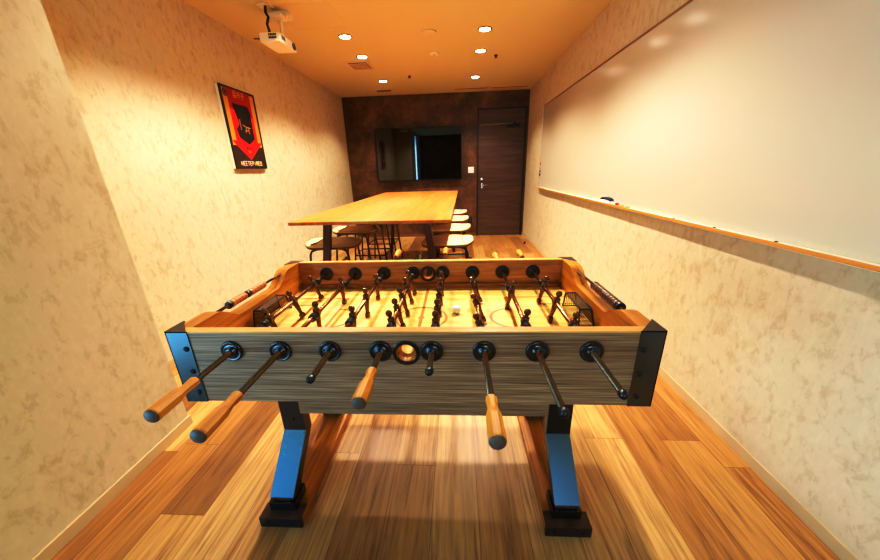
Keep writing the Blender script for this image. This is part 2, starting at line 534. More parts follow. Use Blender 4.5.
for s, mat_in in ((-1, M['walnut']), (1, M['walnut_in'])):
    y0, y1 = (-HV, -HV + .024) if s < 0 else (HV - .024, HV)
    p = MB()
    p.box(-HU + .003, -.06, y0, y1, ZB, ZT - .004)
    p.box(.06, HU - .003, y0, y1, ZB, ZT - .004)
    p.holeplate(0, HOLE_Z, .06, ZB, ZT - .004, HOLE_R, y0, y1)
    p.build('side_panel', mat_in, ft, 'grey walnut front panel' if s < 0 else 'brown walnut far panel')
    MB().box(-HU + .003, HU - .003, y0 - (.0 if s < 0 else .004), y1 + (.004 if s < 0 else 0), ZT - .004, ZT + .001, .001).build('top_rail', M['rim'], ft)
    # inner ledge along the playfield
    a, b = (-HV + .024, -HV + .036) if s < 0 else (HV - .036, HV - .024)
    MB().box(-.64, .64, a, b, .715, .745, .003).build('ledge_strip', M['walnut_in'], ft)
    # ball hole ring on the outer and the inner face
    MB().ring((0, y0 if s < 0 else y1, HOLE_Z), (0, s, 0), HOLE_R - .001, .039, .004).build('ball_hole_ring', M['bushing'], ft)
    MB().ring((0, y1 if s < 0 else y0, HOLE_Z), (0, -s, 0), HOLE_R - .003, .039, .005).build('ball_hole_ring', M['bushing_in'], ft)
    o = MB()
    for k in range(28):
        a0, a1 = 2 * PI * k / 28, 2 * PI * (k + 1) / 28
    o.ring((0, y0 - .001, HOLE_Z), (0, 1, 0), HOLE_R - .003, HOLE_R - .0005, .026)
    o.build('ball_hole_sleeve', M['chestnut'], ft)

# end walls: high corners, long dip in the middle for the scorer
def end_profile():
    pts = [(-HV + .004, ZB), (HV - .004, ZB), (HV - .004, ZT + .001)]
    top = [(.245, ZT + .001)]
    def scurve(a, za, b, zb, n=10):
        return [(a + (b - a) * t, za + (zb - za) * (3 * t * t - 2 * t ** 3)) for t in [i / n for i in range(1, n + 1)]]
    top += scurve(.245, ZT + .001, .125, .804)
    top += scurve(-.115, .804, -.235, ZT - .003)
    top += [(-HV + .004, ZT - .003)]
    return pts + top
for s in (-1, 1):
    a, b = (.64, HU) if s > 0 else (-HU, -.64)
    MB().prism(end_profile(), 'X', a, b, .0).build('end_panel', M['chestnut'], ft, 'chestnut end wall dipping in the middle')

# bottom and the deep frame beneath it
MB().box(-.66, .66, -.345, .345, ZB - .012, ZB + .006).build('cabinet_bottom', M['walnut'], ft)
MB().box(-.484, .484, -.15, .15, .379, ZB - .012, .003).build('under_frame', M['walnut'], ft)
pf = MB().box(-.64, .64, -.346, .346, .700, .7235).build('playfield', M['field'], ft, 'pale maple playfield with brown markings')

# markings on the playfield
zf = .7239
def flat_line(ln, x0, x1, y0, y1): ln.box(x0, x1, y0, y1, .7232, zf)
def flat_arc(ln, cx, cy_, r, a0, a1, wd=.011, n=40):
    for k in range(n):
        t0, t1 = a0 + (a1 - a0) * k / n, a0 + (a1 - a0) * (k + 1) / n
        ln.prism([(cx + q * math.cos(t), cy_ + q * math.sin(t)) for q, t in ((r - wd / 2, t0), (r + wd / 2, t0), (r + wd / 2, t1), (r - wd / 2, t1))], 'Z', .7232, zf)
ln = MB()
flat_line(ln, -.0065, .0065, -.334, .334)
flat_arc(ln, 0, 0, .10, 0, 2 * PI)
ln.prism([(.013 * math.cos(PI * k / 12), .013 * math.sin(PI * k / 12)) for k in range(24)], 'Z', .7232, zf + .0001)
ln.build('halfway_marking', M['line'], pf)
for s in (-1, 1):
    ln = MB()
    xg, xg2, xe = s * .36, s * .49, s * .64
    for q in (-.21, .21): flat_line(ln, min(xg, xe), max(xg, xe), q - .006, q + .006)
    flat_line(ln, xg - .006, xg + .006, -.21, .21)
    flat_arc(ln, xg, 0, .085, PI / 2 if s > 0 else -PI / 2, 3 * PI / 2 if s > 0 else PI / 2)
    ln.build('penalty_area_marking', M['line'], pf)
    ln = MB()
    flat_line(ln, xg2 - .006, xg2 + .006, -.13, .13)
    for q in (-.13, .13): flat_line(ln, min(xg2, xe), max(xg2, xe), q - .006, q + .006)
    ln.build('goal_area_marking', M['line'], pf)

# corner brackets: front plate, side plate and a triangular top plate
for su in (-1, 1):
    for sv in (-1, 1):
        b = MB()
        X = lambda q: su * (HU - q)
        Yv = lambda q: sv * (HV - q)
        xs = sorted((X(.062), X(-.003))); ys = sorted((Yv(0), Yv(-.003)))
        b.box(xs[0], xs[1], ys[0], ys[1], ZB - .001, ZT + .002)
        xs = sorted((X(0), X(-.003))); ys = sorted((Yv(.068), Yv(-.003)))
        b.box(xs[0], xs[1], ys[0], ys[1], ZB - .001, ZT + .002)
        br = b.build('corner_bracket', M['black_plate'], ft)
        MB().prism([(X(.062), Yv(-.003)), (X(-.003), Yv(-.003)), (X(-.003), Yv(.068))], 'Z', ZT - .001, ZT + .0035).build('corner_cap', M['brown_metal'], br)
        for k, zz in enumerate((.806, .730, .656)):
            q = MB(); yy = Yv(-.003)
            q.lathe((X(.047 - .002 * k), yy, zz), (0, sv, 0), [(0, .0085), (.002, .008), (.0045, .005), (.005, .001)], 12)
            q.build('screw', M['black_flat'], br)

# legs: upright post, angled lower half, bracket and long foot beam
for su in (-1, 1):
    xc = su * .537
    fb = MB().box(xc - .080, xc + .080, -.318, .318, 0, .044, .004).build('foot_beam', M['chestnut'], ft)
    for sv in (-1, 1):
        ys = sorted((sv * .331, sv * .318))
        cap = MB().box(xc - .082, xc + .082, ys[0], ys[1], 0, .047, .002).build('end_cap', M['black'], fb)
        for q in (-.05, .05):
            MB().lathe((xc + q, sv * .331, .022), (0, sv, 0), [(0, .007), (.003, .005), (.0035, .001)], 10).build('screw', M['black_flat'], fb)
        MB().box(xc - .081, xc + .081, min(sv * .331, sv * .27), max(sv * .331, sv * .27), .044, .0475, .001).build('cap_plate', M['table_leg'], fb)
        # profile in (v, z); front plate face, then back face
        v = lambda q: sv * q
        prof = [(v(.120), ZB - .012), (v(.120), .270), (v(.290), .105), (v(.290), .047), (v(.236), .047), (v(.236), .088), (v(.070), .249), (v(.070), ZB - .012)]
        lg = MB().prism(prof, 'X', xc - .043, xc + .043).build('leg', M['table_leg'], ft, 'angled leg of wood faced with black metal')
        e = .004
        # black metal facing
        fp = [(v(.120), ZB - .012), (v(.120), .270), (v(.290), .105), (v(.2925), .108), (v(.1235), .2735), (v(.1235), ZB - .012)]
        MB().prism([(v(.120), ZB - .012), (v(.124), ZB - .012), (v(.124), .2716), (v(.120), .270)], 'X', xc - .046, xc + .046).build('post_plate', M['black'], lg)
        MB().prism([(v(.120), .270), (v(.1240), .2716), (v(.2935), .1075), (v(.290), .104)], 'X', xc - .046, xc + .046).build('leg_plate', M['black_plate'], lg)
        side = MB()
        for t in (-1, 1):
            a, b2 = sorted((xc + t * .043, xc + t * .0455))
            side.prism([(v(.120), ZB - .012), (v(.120), .270), (v(.290), .105), (v(.268), .082), (v(.098), .255), (v(.098), ZB - .012)], 'X', a, b2)
        side.build('side_flange', M['black'], lg)
        bk = MB()
        ys = sorted((v(.300), v(.215)))
        bk.box(xc - .052, xc + .052, ys[0], ys[1], .047, .088, .003)
        bko = bk.build('leg_bracket', M['black'], lg)
        MB().lathe((xc, v(.124), .50 if sv < 0 else .50), (0, sv, 0), [(0, .008), (.003, .0065), (.004, .001)], 12).build('screw', M['chrome'], lg)
        MB().lathe((xc, v(.124), .325), (0, sv, 0), [(0, .008), (.003, .0065), (.004, .001)], 12).build('screw', M['black_flat'], lg)
        for q in (-.033, .033):
            MB().lathe((xc + q, v(.296), .088), (0, 0, 1), [(0, .008), (.003, .0065), (.004, .001)], 12).build('screw', M['black_flat'], lg)

# goals: wire mesh boxes against the end walls
def meshmat():
    m, nt, b = newmat('goal_wire_mesh')
    b.inputs['Base Color'].default_value = srgb(92, 66, 44); b.inputs['Roughness'].default_value = .4
    sp = N(nt, 'ShaderNodeSeparateXYZ'); tc = N(nt, 'ShaderNodeTexCoord')
    nt.links.new(tc.outputs['Object'], sp.inputs[0])
    per = .0085
    outs = []
    diag = mathn(nt, 'ADD', sp.outputs[1], mathn(nt, 'ADD', sp.outputs[0], sp.outputs[2]))
    dia2 = mathn(nt, 'SUBTRACT', sp.outputs[1], mathn(nt, 'ADD', sp.outputs[0], sp.outputs[2]))
    for q in (diag, dia2):
        fr_ = mathn(nt, 'FRACT', mathn(nt, 'DIVIDE', mathn(nt, 'ADD', q, 5.0), per))
        outs.append(mathn(nt, 'LESS_THAN', fr_, .32))
    nt.links.new(mathn(nt, 'MAXIMUM', outs[0], outs[1]), b.inputs['Alpha'])
    return m
M['mesh'] = meshmat()
for su in (-1, 1):
    xo, xo2, xi, xb = su * .574, su * .583, su * .614, su * .638
    yA, yB, zt, z0 = -.095, .062, .800, .7235
    yA0, yB0 = -.078, .108
    c = MB()
    t_in = [(xo, yA, zt), (xo, yB, zt)]; t_out = [(xi, yA, zt), (xi, yB, zt)]
    b_in = [(xo2, yA0, z0), (xo2, yB0, z0)]; b_out = [(xb, yA0, z0), (xb, yB0, z0)]
    for a, b in ((t_in[0], t_in[1]), (t_out[0], t_out[1]), (t_in[0], t_out[0]), (t_in[1], t_out[1]), (t_in[0], b_in[0]), (t_in[1], b_in[1]), (t_out[0], b_out[0]), (t_out[1], b_out[1]), (b_in[0], b_out[0]), (b_in[1], b_out[1])):
        c.cyl(a, b, .0028, 8)
    g = c.build('goal', M['black_flat'], ft, 'black wire goal cage')
    nb = bmesh.new()
    for q in ((t_in[0], t_in[1], t_out[1], t_out[0]), (t_in[0], t_out[0], b_out[0], b_in[0]), (t_in[1], t_out[1], b_out[1], b_in[1]), (t_out[0], t_out[1], b_out[1], b_out[0])):
        nb.faces.new([nb.verts.new(p) for p in q])
    mm = MB(); mm.bm.free(); mm.bm = nb
    mm.build('goal_net', M['mesh'], g)

# scorers: a rod with beads above the dip in each end wall
for su in (-1, 1):
    xs = su * .665
    c = MB(); c.cyl((xs, -.215, .845), (xs, .215, .845), .0055, 10)
    sc = c.build('score_rod', M['rod'], ft, 'metal score rod with sliding beads')
    def bead(y, L, r, mat, nm='score_bead', lab=None):
        o_ = MB(); o_.lathe((xs, y, .845), (0, 1, 0), [(0, r * .94), (L * .08, r), (L * .92, r), (L, r * .94)], 18)
        o_.build(nm, mat, sc, lab)
    if su < 0:
        bead(-.148, .014, .0135, M['black'], 'end_bead', 'black bead')
        for k in range(5): bead(-.133 + k * .0165, .016, .0135, M['bead'])
        bead(-.043, .014, .0135, M['black'], 'end_bead', 'black bead')
        for k in range(5): bead(-.026 + k * .0205, .020, .0135, M['bead'])
    else:
        bead(-.186, .017, .0165, M['black'], 'end_bead', 'black bead')
        for k in range(9): bead(-.168 + k * .0195, .0193, .0165, M['bead_dark'])
        bead(.008, .017, .0165, M['black'], 'end_bead', 'black bead')

# rods
RZ = .800
def figure_mesh():
    m = MB()
    m.cyl((0, -.011, 0), (0, .011, 0), .0125, 14)                             # hub round the rod
    m.lathe((0, 0, .002), (0, 0, 1), [(0, .0105), (.008, .0125), (.017, .0120), (.021, .006), (.023, .0045)], 12)   # chest and neck
    m.ball((0, 0, .036), .0115, 14, (1.0, .95, 1.1))                          # head
    m.ball((0, 0, .030), .009, 8, (.9, .9, .5))
    for s in (-1, 1):                                                         # arms down the sides
        m.lathe((0, s * .0115, .019), (0, s * .12, -1), [(0, .0035), (.004, .0048), (.018, .0040), (.026, .003)], 8)
    m.lathe((0, 0, -.002), (0, 0, -1), [(0, .011), (.014, .0105), (.03, .0085), (.048, .0072), (.058, .0075)], 12)   # legs
    m.prism([(-.008, -.058), (.008, -.058), (.009, -.074), (-.009, -.074)], 'Y', -.010, .010, .0015)  # foot block
    return m
fig_proto = None
rods = [
    # u, tilt deg, figures (Y), near tip, has near handle, handle length
    (-.5075, 22, (1.340, 1.150, .978), .517, True),
    (-.3625, 2, (1.298, 1.031), .466, True),
    (-.2175, 0, (1.342, 1.161, .990), .642, False),
    (-.0725, 14, (1.393, 1.292, 1.167, 1.054, .952), .564, True),
    (.0725, 0, (1.376, 1.277, 1.163, 1.043, .945), .677, False),
    (.2175, 22, (1.292, 1.102, .931), .464, True),
    (.3625, -12, (1.229, .956), .538, False),
    (.5075, -14, (1.287, 1.113, .932), .595, False),
]
handle_prof = [(0, .0115), (.004, .0135), (.012, .0135), (.030, .0115), (.044, .0135), (.058, .0172), (.090, .0178), (.118, .0182), (.122, .0170)]
bump_mesh = None
rod_names = ['leftmost', 'second', 'third', 'fourth', 'fifth', 'sixth', 'seventh', 'rightmost']
for i, (u, tilt, men, tip, near) in enumerate(rods):
    tipv = tip - TY
    far = tip + 1.29 - TY
    nearend = tipv + (.10 if near else 0.0)
    farend = far - (0.0 if near else .10)
    c = MB(); c.cyl((u, nearend, RZ), (u, farend, RZ), .0078, 14)
    rod = c.build('rod', M['rod'], ft)
    # handle on one side, round tip on the other
    for (end, sgn, hd) in ((tipv, 1, near), (far, -1, not near)):
        if hd:
            hb = MB(); hb.lathe((u, end + sgn * .124, RZ), (0, -sgn, 0), handle_prof, 8, False)
            ho = hb.build('handle', M['handle'], rod, 'turned wooden handle')
            hc = MB(); hc.lathe((u, end + sgn * .003, RZ), (0, -sgn, 0), [(0, .0168), (.003, .0160), (.006, .012), (.0075, .003)], 16)
            hc.build('handle_cap', M['cap'], rod)
        else:
            hb = MB(); hb.lathe((u, end + sgn * .018, RZ), (0, -sgn, 0), [(0, .0082), (.004, .0105), (.014, .0108), (.018, .009), (.021, .004)], 14)
            hb.build('rod_tip', M['black'], rod)
    # bushings, outside and inside
    for s in (-1, 1):
        q = MB(); q.lathe((u, s * HV, RZ), (0, s, 0), [(0, .032), (.004, .032), (.0065, .030), (.007, .0275), (.0055, .0255), (.008, .015), (.014, .0125), (.0145, .0085)], 26)
        q.build('rod_bushing', M['bushing'], ft)
        q = MB(); q.lathe((u, s * (HV - .024), RZ), (0, -s, 0), [(0, .033), (.004, .033), (.006, .030), (.006, .014), (.010, .012), (.0105, .0085)], 24)
        bo = q.build('rod_bushing', M['bushing_in'], ft)
        for k in range(3):
            a = 2 * PI * k / 3 + .5
            MB().lathe((u + .023 * math.cos(a), s * (HV - .030), RZ + .023 * math.sin(a)), (0, -s, 0), [(0, .0035), (.0015, .002)], 8).build('screw', M['rod'], bo)
    # figures
    for y in men:
        if fig_proto is None:
            fo = figure_mesh().build('player_figure', M['man'], rod, None, (u, y - TY, RZ)); fig_proto = fo
        else:
            fo = fig_proto.copy(); COL.objects.link(fo); fo.parent = rod; fo.location = (u, y - TY, RZ)
        fo.rotation_euler = (0, -math.radians(tilt), 0)
    for y in (men[-1] - .045, men[0] + .030):
        if bump_mesh is None:
            q = MB()
            q.lathe((0, 0, 0), (0, 1, 0), [(0, .010), (.001, .0145), (.005, .0145), (.006, .0110), (.007, .0145), (.011, .0145), (.012, .0110), (.013, .0145), (.017, .0145), (.018, .0110), (.019, .0145), (.023, .0145), (.024, .010)], 18)
            bo = q.build('rubber_bumper', M['black'], rod, None, (u, y - TY, RZ)); bump_mesh = bo
        else:
            bo = bump_mesh.copy(); COL.objects.link(bo); bo.parent = rod; bo.location = (u, y - TY, RZ)

# ball on the field
b = MB().ball((0, 0, 0), .0175, 24).build('foosball', M['ballm'])
b.location = (-.008, 1.190, .7238 + .0175)
tag(b, 'small white ball lying on the foosball playfield', 'ball')

# ------------------------------------------------------------------ meeting table
mt = empty('meeting_table', 'long high oak meeting table on dark splayed wooden legs', 'table', (-.600, 3.755, 0), -.018)
MB().box(-.582, .582, -1.53, 1.53, .926, .95, .004).build('table_top', M['table_top'], mt)
MB().box(-.30, .30, -1.20, 1.20, .886, .926).build('apron', M['table_leg'], mt)
for sx in (-1, 1):
    for sy_ in (-1, 1):
        tp = (sx * .385, sy_ * 1.30); bt = (sx * .515, sy_ * 1.34)
        q = bmesh.new()
        A = [q.verts.new((tp[0] + a * .028, tp[1] + b2 * .028, .926)) for a, b2 in ((-1, -1), (1, -1), (1, 1), (-1, 1))]
        B = [q.verts.new((bt[0] + a * .021, bt[1] + b2 * .021, 0)) for a, b2 in ((-1, -1), (1, -1), (1, 1), (-1, 1))]
        q.faces.new(A); q.faces.new(B[::-1])
        for k in range(4): q.faces.new((A[k], B[k], B[(k + 1) % 4], A[(k + 1) % 4]))
        bmesh.ops.recalc_face_normals(q, faces=q.faces[:])
        bmesh.ops.bevel(q, geom=q.edges[:], offset=.004, segments=2, affect='EDGES')
        m_ = MB(); m_.bm.free(); m_.bm = q
        m_.build('leg', M['table_leg'], mt)

# ------------------------------------------------------------------ stools (outer side is +x of the stool)
def make_stool():
    st = empty('bar_stool', 'x', 'stool')
    # seat pad: rounded, slightly dished and curling up at the outer edge
    b = bmesh.new()
    nx, ny = 18, 14
    def top(i, j):
        fx, fy = i / nx * 2 - 1, j / ny * 2 - 1
        k = (abs(fx) ** 3.2 + abs(fy) ** 3.2) ** (1 / 3.2)
        m_ = max(abs(fx), abs(fy))
        s = (m_ / k) if k > 1e-6 else 1
        x, y = fx * s, fy * s
        lip = max(0, (x - .55) / .45) ** 2 * .03
        dish = .012 * (1 - y * y) * -1
        return x, y, lip + dish
    g = [[None] * (ny + 1) for _ in range(nx + 1)]
    g2 = [[None] * (ny + 1) for _ in range(nx + 1)]
    for i in range(nx + 1):
        for j in range(ny + 1):
            x, y, z = top(i, j)
            rr = max(abs(i / nx * 2 - 1), abs(j / ny * 2 - 1))
            thick = .026 * (1 - rr ** 8 * .75)
            g[i][j] = b.verts.new((x * .215, y * .20, .70 + z + thick)); g2[i][j] = b.verts.new((x * .215, y * .20, .70 + z))
    for i in range(nx):
        for j in range(ny):
            f = b.faces.new((g[i][j], g[i + 1][j], g[i + 1][j + 1], g[i][j + 1])); f.smooth = True
            f = b.faces.new((g2[i][j], g2[i][j + 1], g2[i + 1][j + 1], g2[i + 1][j])); f.smooth = True
    edge = [(i, 0) for i in range(nx)] + [(nx, j) for j in range(ny)] + [(i, ny) for i in range(nx, 0, -1)] + [(0, j) for j in range(ny, 0, -1)]
    for k in range(len(edge)):
        a, c = edge[k], edge[(k + 1) % len(edge)]
        f = b.faces.new((g2[a[0]][a[1]], g2[c[0]][c[1]], g[c[0]][c[1]], g[a[0]][a[1]])); f.smooth = True
    bmesh.ops.recalc_face_normals(b, faces=b.faces[:])
    m_ = MB(); m_.bm.free(); m_.bm = b
    seat = m_.build('seat', M['cushion'], st)
    # seam across the pad near the lip
    s_ = MB(); s_.tube([(.125, y * .19, .7265 + (-.012 * (1 - y * y)) + .002) for y in [k / 6 for k in range(-6, 7)]], .0028, 6)
    s_.build('seam', M['shell'], seat)
    # shell under the pad
    sh = bmesh.new(); 
    G = [[None] * (ny + 1) for _ in range(nx + 1)]; G2 = [[None] * (ny + 1) for _ in range(nx + 1)]
    for i in range(nx + 1):
        for j in range(ny + 1):
            x, y, z = top(i, j)
            G[i][j] = sh.verts.new((x * .221, y * .206, .699 + z)); G2[i][j] = sh.verts.new((x * .216, y * .201, .684 + z))
    for i in range(nx):
        for j in range(ny):
            f = sh.faces.new((G[i][j], G[i + 1][j], G[i + 1][j + 1], G[i][j + 1])); f.smooth = True
            f = sh.faces.new((G2[i][j], G2[i][j + 1], G2[i + 1][j + 1], G2[i + 1][j])); f.smooth = True
    for k in range(len(edge)):
        a, c = edge[k], edge[(k + 1) % len(edge)]
        sh.faces.new((G2[a[0]][a[1]], G2[c[0]][c[1]], G[c[0]][c[1]], G[a[0]][a[1]]))
    bmesh.ops.recalc_face_normals(sh, faces=sh.faces[:])
    m_ = MB(); m_.bm.free(); m_.bm = sh
    m_.build('seat_shell', M['shell'], st)
    # frame: four tube legs, bent under the seat; footrest hoop
    for sx in (-1, 1):
        for sy2 in (-1, 1):
            q = MB()
            q.tube([(sx * .03, sy2 * .10, .672), (sx * .11, sy2 * .135, .672), (sx * .145, sy2 * .148, .66), (sx * .158, sy2 * .154, .63), (sx * .215, sy2 * .19, .012)], .0095, 10)
            q.cyl((sx * .2155, sy2 * .1903, .012), (sx * .216, sy2 * .1906, 0), .012, 10)
            q.build('leg', M['black'], st)
    k = .30; fx = .158 + (.63 - k) / .618 * .057; fy = .154 + (.63 - k) / .618 * .036
    q = MB(); q.tube([(fx, -fy, k), (-fx, -fy, k), (-fx, fy, k), (fx, fy, k)], .008, 8, True)
    q.build('footrest', M['black'], st)
    return st
proto = make_stool()
order = ['nearest', 'second nearest', 'third nearest', 'farthest']
first = True
for side, x, rz in (('whiteboard', -.085, 0.0), ('poster', -1.075, PI)):
    for k, y in enumerate((2.70, 3.33, 3.95, 4.58)):
        s = proto if first else copy_tree(proto)
        first = False
        s.location = (x, y, 0); s.rotation_euler = (0, 0, rz + (-.02 if k % 2 else .03))
        s['label'] = f'cream padded bar stool, {order[k]} on the {side} side of the meeting table'
        s['group'] = 'bar stools along the meeting table'

# ------------------------------------------------------------------ television, switch, outlet
tv = empty('television', 'large black flat television hung on the dark back wall', 'television', (-.70, YB, 1.545))
MB().box(-.79, .79, -.095, -.055, -.46, .455, .004).build('bezel', M['tv_bezel'], tv)
MB().box(-.777, .777, -.0965, -.0945, -.445, .442).build('screen', M['screen'], tv)
MB().box(-.35, .35, -.056, 0, -.22, .22, .004).build('wall_mount', M['black_flat'], tv)
sw = empty('light_switch', 'white light switch plate beside the door', 'switch', (.262, YB, 1.245))
MB().box(-.055, .055, -.010, 0, -.055, .055, .003).build('plate', M['white'], sw)
for q in (-.02, .02):
    MB().box(q - .016, q + .016, -.014, -.009, -.03, .03, .002).build('rocker', M['white'], sw)
ol = empty('wall_outlet', 'dark power outlet low on the back wall near stools', 'outlet', (.245, YB, .315))
MB().box(-.036, .036, -.008, 0, -.06, .06, .003).build('plate', M['black_flat'], ol)
for q in (-.022, .022):
    m_ = MB()
    for a in (-.008, .008): m_.box(a - .002, a + .002, -.0095, -.0078, q - .009, q + .009)
    m_.build('socket', M['alu'], ol)
ds = MB().lathe((0, 0, 0), (0, 0, 1), [(0, .022), (.006, .022), (.010, .015), (.034, .015), (.038, .010)], 16).build('door_stop', M['black_flat'])
ds.location = (1.17, 5.60, 0)
tag(ds, 'small black door stop on the floor by the door', 'door stop')

# ------------------------------------------------------------------ poster on the left wall
PX = XL
po = empty('poster', 'framed red and black poster with a big red arrow on left wall', 'poster', (PX, 3.268, 1.68))
def pl(name, pts, x, mat, par=po, th=.0008, lab=None):
    return MB().prism(pts, 'X', x, x + th).build(name, mat, par, lab)
w2, h2 = .250, .345
fm = MB()
fm.box(0, .034, -w2 + .001, w2 - .001, -h2 + .001, h2 - .001, .001)
fm.build('backing', M['traywhite'], po)
for a, b, c, d2 in ((-w2, -w2 + .008, -h2, h2), (w2 - .008, w2, -h2, h2), (-w2 + .008, w2 - .008, -h2, -h2 + .008), (-w2 + .008, w2 - .008, h2 - .008, h2)):
    MB().box(.026, .038, a, b, c, d2, .001).build('frame_rail', M['frame_black'], po)
x0 = .0342
sheet = pl('print', [(-w2 + .008, -h2 + .008), (w2 - .008, -h2 + .008), (w2 - .008, h2 - .008), (-w2 + .008, h2 - .008)], x0, M['poster_dark'])
pl('gold_stripe', [(-.225, h2 - .02), (-.165, h2 - .02), (-.165, -.14), (-.225, -.14)], x0 + .001, M['poster_gold'], sheet)
pl('gold_stripe', [(.165, h2 - .02), (.225, h2 - .02), (.225, -.14), (.165, -.14)], x0 + .001, M['poster_gold'], sheet)
pl('crimson_field', [(-.165, h2 - .012), (.165, h2 - .012), (.165, .0), (-.165, .0)], x0 + .001, M['poster_crimson'], sheet)
pl('red_arrow', [(-.165, .17), (.165, .12), (.165, -.10), (.232, -.10), (0, -.262), (-.232, -.10), (-.165, -.10)], x0 + .002, M['poster_red'], sheet)
pl('dark_panel', [(-.125, .215), (.10, .215), (.125, .16), (.125, -.07), (.02, -.125), (-.105, -.075), (-.13, .0), (-.075, .05)], x0 + .003, M['poster_black'], sheet)
c = MB(); c.cyl((x0 + .001, -.19, h2 - .055), (x0 + .0035, -.19, h2 - .055), .032, 20); c.build('round_emblem', M['poster_black'], sheet)
c = MB(); c.ring((x0 + .0035, -.19, h2 - .055), (1, 0, 0), .017, .021, .0006, 20); c.build('emblem_ring', M['poster_gold'], sheet)

def glyph(m_, y, z, w, h, x, strokes, t):
    for (a0, b0, a1, b1) in strokes:
        if abs(a1 - a0) > abs(b1 - b0):
            m_.prism([(y + a0 * w, z + b0 * h - t / 2), (y + a1 * w, z + b1 * h - t / 2), (y + a1 * w, z + b1 * h + t / 2), (y + a0 * w, z + b0 * h + t / 2)], 'X', x, x + .0008)
        else:
            m_.prism([(y + a0 * w - t / 2, z + b0 * h), (y + a0 * w + t / 2, z + b0 * h), (y + a1 * w + t / 2, z + b1 * h), (y + a1 * w - t / 2, z + b1 * h)], 'X', x, x + .0008)
K1 = [(0, 1, 1, 1), (.5, .2, .5, 1.1), (0, .65, 1, .65), (.1, .3, .9, .3), (.1, 0, .1, .4), (.9, 0, .9, .4), (.1, 0, .9, 0)]
K2 = [(.15, .9, .9, .9), (.2, .9, .05, 0), (.8, .9, .85, .1), (.85, .05, 1, .15), (.3, .5, .7, .5)]
K3 = [(.1, .95, .85, .95), (.8, .95, .5, .6), (.5, .6, .5, 0), (0, .55, 1, .55), (.35, 0, .55, .05)]
tt = MB()
for k, G_ in enumerate((K1, K2, K3)):
    glyph(tt, -.085 + k * .058, h2 - .075, .045, .05, x0 + .003, G_, .009)
tt.build('title_text', M['poster_gold'], sheet, 'gold title characters')
# pale line of block lettering at the foot
L = {'E': [(0, 0, 0, 1), (0, 1, 1, 1), (0, .5, .8, .5), (0, 0, 1, 0)], 'H': [(0, 0, 0, 1), (1, 0, 1, 1), (0, .5, 1, .5)],
     'M': [(0, 0, 0, 1), (1, 0, 1, 1), (.5, .3, .5, 1), (0, 1, 1, 1)], 'T': [(.5, 0, .5, 1), (0, 1, 1, 1)],
     'I': [(.5, 0, .5, 1)], 'O': [(0, 0, 0, 1), (1, 0, 1, 1), (0, 1, 1, 1), (0, 0, 1, 0)], 'P': [(0, 0, 0, 1), (0, 1, 1, 1), (0, .5, 1, .5), (1, .5, 1, 1)]}
tt = MB()
for k, ch in enumerate('HEETEPIMEO'):
    glyph(tt, -.168 + k * .034, -h2 + .030, .022, .036, x0 + .003, L[ch], .007)
tt.build('footer_text', M['poster_pale'], sheet, 'pale block lettering')
tt = MB()
for k in range(5): glyph(tt, -.05 + k * .02, -.165, .012, .016, x0 + .004, L['HEOPT'[k]], .004)
tt.build('caption_text', M['poster_black'], sheet)
tt = MB()
for k in range(3): glyph(tt, -.022 + k * .017, -.20, .011, .016, x0 + .004, L['IEH'[k]], .004)
tt.build('caption_text', M['poster_gold'], sheet)
# pale marks on the dark panel
tt = MB()
for (a0, b0, a1, b1) in ((-.062, .09, -.062, .0), (-.03, .045, .02, .03), (.02, .03, .085, .025), (.0, .0, .05, .0), (.02, .03, .0, -.02), (.05, .02, .055, -.03)):
    glyph(tt, 0, 0, 1, 1, x0 + .0042, [(a0, b0, a1, b1)], .008)
tt.build('pale_marks', M['poster_gold'], sheet)

# ------------------------------------------------------------------ whiteboard, tray and what lies on it
wbY0, wbY1, wbZ0, wbZ1 = .25, 5.26, .972, 2.085
wb = empty('whiteboard', 'very wide whiteboard covering most of the right wall', 'whiteboard', (XR, 2.755, wbZ0))
y0, y1 = wbY0 - 2.755, wbY1 - 2.755
hz = wbZ1 - wbZ0
MB().box(-.020, 0, y0, y1, 0, hz).build('board', M['wb'], wb)
MB().box(-.024, 0, y0, y1, hz, hz + .014, .002).build('frame_top', M['wbtrim'], wb)
MB().box(-.024, 0, y1, y1 + .012, 0, hz + .014, .002).build('frame_side', M['alu'], wb)
MB().box(-.024, 0, y0 - .012, y0, 0, hz + .014, .002).build('frame_side', M['alu'], wb)
tr = tag(MB().box(-.052, 0, y0 - .012, y1 + .014, -.016, 0, .002).build('pen_tray', M['traywhite'], None, None, (XR, 2.755, wbZ0 - .0003)), 'long white pen tray with a wood edge running under the whiteboard', 'pen tray')  # the whiteboard's pen tray, a shallow ledge and no rail
MB().box(-.060, -.051, y0 - .012, y1 + .014, -.012, .003, .002).build('tray_edge', M['traywood'], tr, 'orange wood edge strip')
for yy in (1.93, 1.62, 1.30):
    MB().lathe((-.036, yy - 2.755, 0), (0, 0, 1), [(0, .007), (.003, .005), (.0035, .001)], 10).build('screw', M['black_flat'], tr)
er = empty('whiteboard_eraser', 'dark blue and white whiteboard eraser lying on the pen tray', 'eraser', (XR - .0405, 2.805, wbZ0 + .0005), .0)
MB().box(-.017, .017, -.078, .078, 0, .024, .004).build('felt_pad', M['white'], er)
pts = [(-.085, .024), (-.05, .034), (0, .037), (.05, .034), (.085, .024)]
MB().prism(pts + [(a, z + .010) for a, z in pts[::-1]], 'X', -.0185, .0185, .002).build('grip', M['navy'], er)
mk = empty('marker_pen', 'marker pen with red cap on the pen tray', 'marker', (XR - .040, 2.655, wbZ0 + .0105))
MB().cyl((0, .055, 0), (0, -.03, 0), .0085, 14).build('barrel', M['white'], mk)
